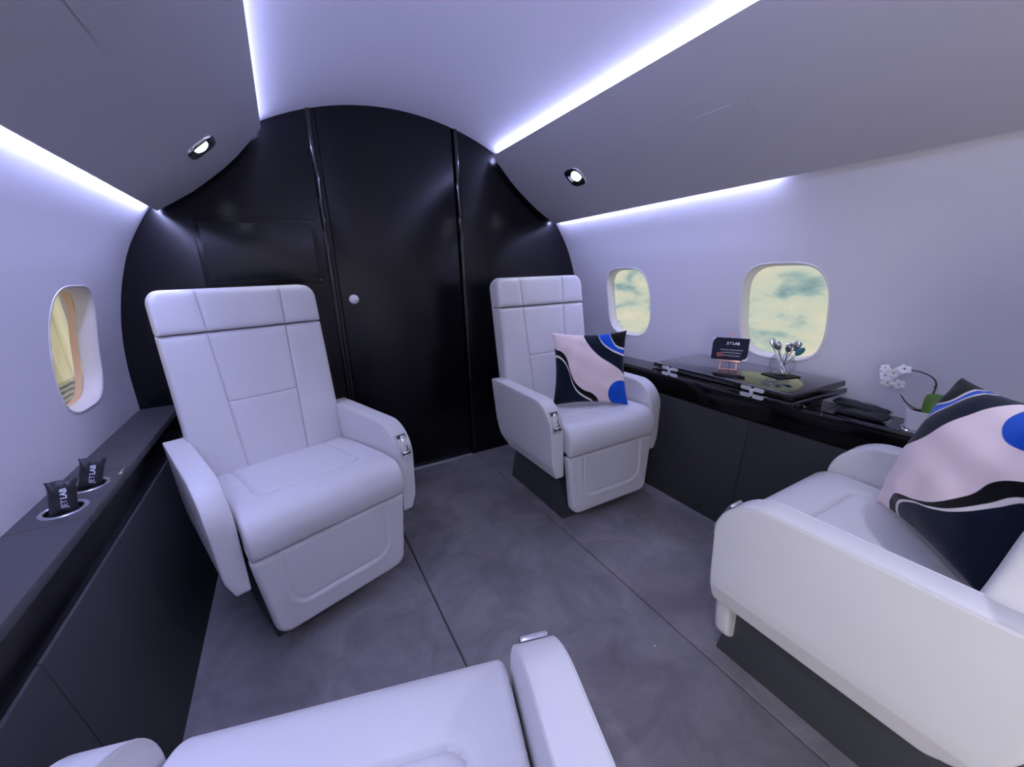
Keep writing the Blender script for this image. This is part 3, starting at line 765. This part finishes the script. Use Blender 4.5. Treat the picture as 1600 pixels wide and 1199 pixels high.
cpoly('white_corner', [(cw/2, 0), (cw/2, .024), (cw/2-.004, .010), (cw/2-.022, .0)], M['card_white'])
cpoly('red_smudge', [(-.046, .018), (-.040, .010), (-.028, .012), (-.022, .022), (-.032, .030), (-.043, .028)], M['card_red'])
for k, (zz_, w_) in enumerate(((.0400, .080), (.0335, .060), (.0285, .070), (.0225, .058), (.0165, .064))):
    cpoly('text_line', [(-w_/2+.006, zz_), (w_/2+.006, zz_), (w_/2+.006, zz_+.0013), (-w_/2+.006, zz_+.0013)], M['card_grey'] if k % 2 else M['card_white'])
def text_mesh(txt, size, ext=.0003, bold=0):
    cu = bpy.data.curves.new('lettering', 'FONT'); cu.body = txt; cu.size = size; cu.extrude = ext; cu.align_x = 'CENTER'; cu.align_y = 'CENTER'; cu.offset = bold; cu.resolution_u = 3
    o = bpy.data.objects.new('lettering', cu); COL.objects.link(o)
    dg = bpy.context.evaluated_depsgraph_get(); me = bpy.data.meshes.new_from_object(o.evaluated_get(dg)); bpy.data.objects.remove(o); return me
def text(txt, size, m, bold=0, sp=None):
    me = text_mesh(txt, size, bold=bold); me.materials.clear(); me.materials.append(m)
    o = bpy.data.objects.new('lettering', me); COL.objects.link(o); return o
for tx_, px_, bd in (('JET', -.0105, 0), ('LAB', .0135, .0005)):
    o = text(tx_, .0145, M['ink'], bd); o.matrix_local = Matrix.Translation((.006+px_, -.0016, .066)) @ Matrix.Rotation(math.pi/2, 4, 'X'); cadd(o)

# napkin, glass and spoons
tag(mesh_obj('napkin', [(1.010+r*math.cos(a+.5), .765+r*math.sin(a+.5), TZ+h) for h in (0, .004) for a, r in ((0, .062), (1.57, .062), (3.14, .062), (4.71, .062))],
    [(3, 2, 1, 0), (4, 5, 6, 7)] + [(i, (i+1) % 4, 4+(i+1) % 4, 4+i) for i in range(4)], M['napkin']), 'black folded napkin lying under the glass bowl on the table', 'napkin')
GC = (1.012, .767, TZ+.004)
gp = [(0, 0), (.020, 0), (.031, .008), (.040, .024), (.0425, .040), (.040, .056), (.034, .068), (.031, .075), (.0295, .075), (.0325, .068), (.0385, .056), (.041, .040), (.0385, .025), (.030, .011), (.019, .004), (0, .0035)]
tag(lathe('glass_bowl', gp, M['glass'], None, 40, GC), 'round clear glass bowl full of spoons on the black table', 'bowl')
def spoon(a0, a1, rb, rt, h, m, label, hs=1.0):
    base = Vector((GC[0]+rb*math.cos(a0), GC[1]+rb*math.sin(a0), GC[2]+.006)); top = Vector((GC[0]+rt*math.cos(a1), GC[1]+rt*math.sin(a1), GC[2]+h))
    d = (top-base).normalized(); t = thing('spoon', label, 'spoon', base, 0, 'spoons in the glass bowl')
    L = (top-base).length
    tube('handle', [Vector((0, 0, 0)), d*(L*.5), d*L], .0018, M['chrome'], t, 8)
    bm = bmesh.new(); bmesh.ops.create_uvsphere(bm, u_segments=16, v_segments=10, radius=1)
    q = d.to_track_quat('Z', 'Y').to_matrix() @ Matrix.Rotation(a1*2.3, 3, 'Z')
    bmesh.ops.scale(bm, vec=(.0105*hs, .0035*hs, .0155*hs), verts=bm.verts)
    bmesh.ops.transform(bm, matrix=q.to_4x4(), verts=bm.verts); bmesh.ops.translate(bm, vec=d*(L+.010), verts=bm.verts)
    bm_obj('bowl', bm, m, t, 80)
sp = [(3.0, .027, .088, 0), (3.9, .030, .083, 0), (2.2, .026, .098, 0), (4.1, .020, .090, 0), (1.6, .028, .080, 0), (4.9, .024, .094, 0), (1.2, .020, .084, 0), (5.6, .030, .083, 1), (.2, .034, .080, 0), (5.1, .034, .070, 1), (.8, .028, .078, 0)]  # last value marks bowls coloured as if reflecting the teal clouds
for i, (a, rt, h, te) in enumerate(sp):
    spoon(a+2.6, a, .018, rt+.008, h+.014, M['teal' if te else 'brushed'], 'small spoon with a %s tone on its bowl, standing in the round glass bowl' % ('teal' if te else 'silver'), 1.25 if te else 1.0)

# ------------------------------------------------------------------ black pouches
def pouch(w, h, T, seed=0):
    n, k = 16, 20; bm = bmesh.new(); g = {}
    for sd in (1, -1):
        for i in range(n+1):
            for j in range(k+1):
                edge = i in (0, n) or j in (0, k)
                if edge and sd == -1: g[sd, i, j] = g[1, i, j]; continue
                a, b = -1+2*i/n, -1+2*j/k
                th = T*.5*(max(0, 1-a**4))**.5*(max(0, 1-b**6))**.8
                xx = a*(1-.16*(1-b**4)); zz = b*(1+.02*math.sin(a*7+seed))
                wr = .0012*math.sin(13*a+seed)*abs(b)**3+.0009*math.sin(9*b+5*a+seed)
                g[sd, i, j] = bm.verts.new((xx*w/2, -sd*(th)+wr*1.2, zz*h/2))
    for sd in (1, -1):
        for i in range(n):
            for j in range(k):
                vs = [g[sd, i, j], g[sd, i+1, j], g[sd, i+1, j+1], g[sd, i, j+1]]
                bm.faces.new(vs if sd > 0 else vs[::-1])
    return bm
def stand_pouch(hx, hy, rz, tilt, label, w=.055, h=.086):
    t = thing('pouch', label, 'pouch', (-hx, hy, .588), rz, 'black pouches in the left cup holders')
    b = bm_obj('bag', pouch(w, h, .026, hx*9), M['pouch'], t, 70)
    mt = Matrix.Rotation(tilt, 4, 'Y') @ Matrix.Rotation(-.12, 4, 'X') @ Matrix.Translation((0, 0, h/2-.004)); b.matrix_local = mt
    for (tx_, size, bd, along, across) in (('JET', .0145, 0, -.0110, .001), ('LAB', .0145, .0006, .0135, .001)):
        o = text(tx_, size, M['ink'], bd); o.parent = t
        o.matrix_local = mt @ Matrix.Translation((across, -.0146, along)) @ Matrix.Rotation(math.pi/2, 4, 'X') @ Matrix.Rotation(math.pi/2, 4, 'Z')
    return t
stand_pouch(1.094, 1.240, math.radians(22), .16, 'black lettered pouch standing in the nearer left cup holder')
stand_pouch(1.090, 1.372, math.radians(20), .30, 'black lettered pouch standing in the farther left cup holder')
ck = box('catch_button', (-1.037, 1.432, .5995), (.008, .05, .003), M['chrome'], None, bev=.001); tag(ck, 'slim chrome catch on the left ledge edge beside the cup holders', 'latch')
def lay_pouch(x, y, z, rz, rx, label, w, h):
    o = bm_obj('pouch', pouch(w, h, .024, x*7), M['pouch'], None, 70)
    o.matrix_world = Matrix.Translation((x, y, z)) @ Matrix.Rotation(rz, 4, 'Z') @ Matrix.Rotation(math.pi/2+rx, 4, 'X'); tag(o, label, 'pouch', 'black pouches on the right ledge')
lay_pouch(1.118, .548, .620, .10, .10, 'black pouch lying on top across the right ledge cup holder, against the wall', .060, .150)
lay_pouch(1.060, .520, .6115, -.10, -.05, 'black pouch lying underneath near the front edge of the right ledge', .055, .135)

# ------------------------------------------------------------------ orchid
OP = (1.083, .386, .600)
ob = thing('potted_orchid', 'white orchid in a ribbed white pot on the black ledge behind the big cushion', 'plant', OP)
prof = [(0, 0), (.032, 0), (.034, .003)]
for k in range(12): prof += [(.0345+.0006*(k % 2)+.0003*k, .005+k*.0048)]
prof += [(.0385, .062), (.037, .063), (.0355, .060), (.035, .052), (0, .052)]
lathe('pot', prof, M['ceramic'], ob, 40)
lathe('soil', [(0, .0555), (.02, .056), (.0352, .053)], M['soil'], ob, 24)
def leafm(name, base, tip, width, sag, m, roll=0):
    base, tip = Vector(base), Vector(tip); ax = tip-base; side = ax.cross(Vector((0, 0, 1))).normalized(); side = Matrix.Rotation(roll, 3, ax.normalized()) @ side; up = side.cross(ax).normalized()
    n, k = 14, 6; bm = bmesh.new(); G = []
    for lay in (0, 1):
        g = []
        for i in range(n+1):
            u = i/n; w = width*.5*(math.sin(math.pi*min(1, u*.94+.06))**.62)*(0.35+.65*min(1, u*2.2))
            row = []
            for j in range(k+1):
                v = -1+2*j/k
                row.append(bm.verts.new(base+ax*u+side*(w*v)+up*(sag*math.sin(math.pi*u)+.12*w*abs(v)-lay*.0016)))
            g.append(row)
        G.append(g)
    for lay, g in enumerate(G):
        for i in range(n):
            for j in range(k):
                f = [g[i][j], g[i+1][j], g[i+1][j+1], g[i][j+1]]; bm.faces.new(f if lay == 0 else f[::-1])
    bmesh.ops.remove_doubles(bm, verts=bm.verts, dist=1e-6)
    return bm_obj(name, bm, m, ob, 70)
leafm('leaf', (0, .004, .056), (-.010, -.052, .110), .068, .012, M['leaf'], 1.05)
leafm('leaf', (.0, .0, .056), (.052, -.058, .100), .042, .010, M['leaf'], .2)
leafm('leaf', (0, 0, .056), (-.015, .058, .104), .020, -.010, M['leaf_dark'], .3)
def crv(pts, n=24): return [Vector((0, *p)) for p in []]
st = [(.005, -.004, .056), (.012, -.006, .10), (.016, -.008, .142), (.014, .006, .163), (.010, .035, .174), (.006, .064, .174)]
sc_ = []
P_ = np.array(st)
for u in np.linspace(0, len(st)-1, 30):
    i = min(int(u), len(st)-2); f = u-i; p0, p1, p2, p3 = P_[max(i-1, 0)], P_[i], P_[i+1], P_[min(i+2, len(st)-1)]
    sc_.append(tuple(.5*((2*p1)+(-p0+p2)*f+(2*p0-5*p1+4*p2-p3)*f*f+(-p0+3*p1-3*p2+p3)*f**3)))
tube('stem', sc_, .0022, M['stem'], ob, 8, taper=[1.3-.6*i/29 for i in range(30)])
lathe('stem_node', [(0, -.004), (.0036, -.002), (.0036, .002), (0, .004)], M['stem'], ob, 10, (.0155, -.008, .134))
def flower(c, nrm, s, rl):
    c = Vector(c); n = Vector(nrm).normalized(); q = n.to_track_quat('Z', 'Y').to_matrix() @ Matrix.Rotation(rl, 3, 'Z')
    e = bpy.data.objects.new('blossom', None); COL.objects.link(e); e.parent = ob; e.location = c
    bm = bmesh.new()
    for k in range(5):
        a = k*2*math.pi/5; wd = .62 if k % 2 else .5; rows = []
        for i in range(7):
            u = i/6; w = s*wd*(math.sin(math.pi*min(1, u*.9+.08))**.7)*.8
            rows.append([bm.verts.new(q @ (Matrix.Rotation(a, 3, 'Z') @ Vector((w*v, s*u, s*(.18*math.sin(u*2.4)-.12*abs(v))))) ) for v in (-1, -.5, 0, .5, 1)])
        for i in range(6):
            for j in range(4): bm.faces.new([rows[i][j], rows[i][j+1], rows[i+1][j+1], rows[i+1][j]])
    bm_obj('petals', bm, M['petal'], e, 70)
    bm = bmesh.new(); bmesh.ops.create_uvsphere(bm, u_segments=10, v_segments=8, radius=s*.16); bmesh.ops.translate(bm, vec=q @ Vector((0, 0, s*.2)), verts=bm.verts)
    bm_obj('flower_heart', bm, M['petal_heart'], e, 80)
for c, nr, s, rl in (((.004, .066, .176), (-.6, -.2, .7), .019, .3), ((0, .088, .160), (-.9, -.4, .1), .018, 1.0), ((.004, .106, .147), (-.8, .2, .2), .019, .1), ((-.004, .096, .128), (-.9, -.3, -.2), .018, .7), ((0, .070, .126), (-.9, -.4, -.1), .017, 1.6), ((.004, .112, .170), (-.7, -.1, .5), .015, 2.2)):
    flower(c, nr, s, rl)
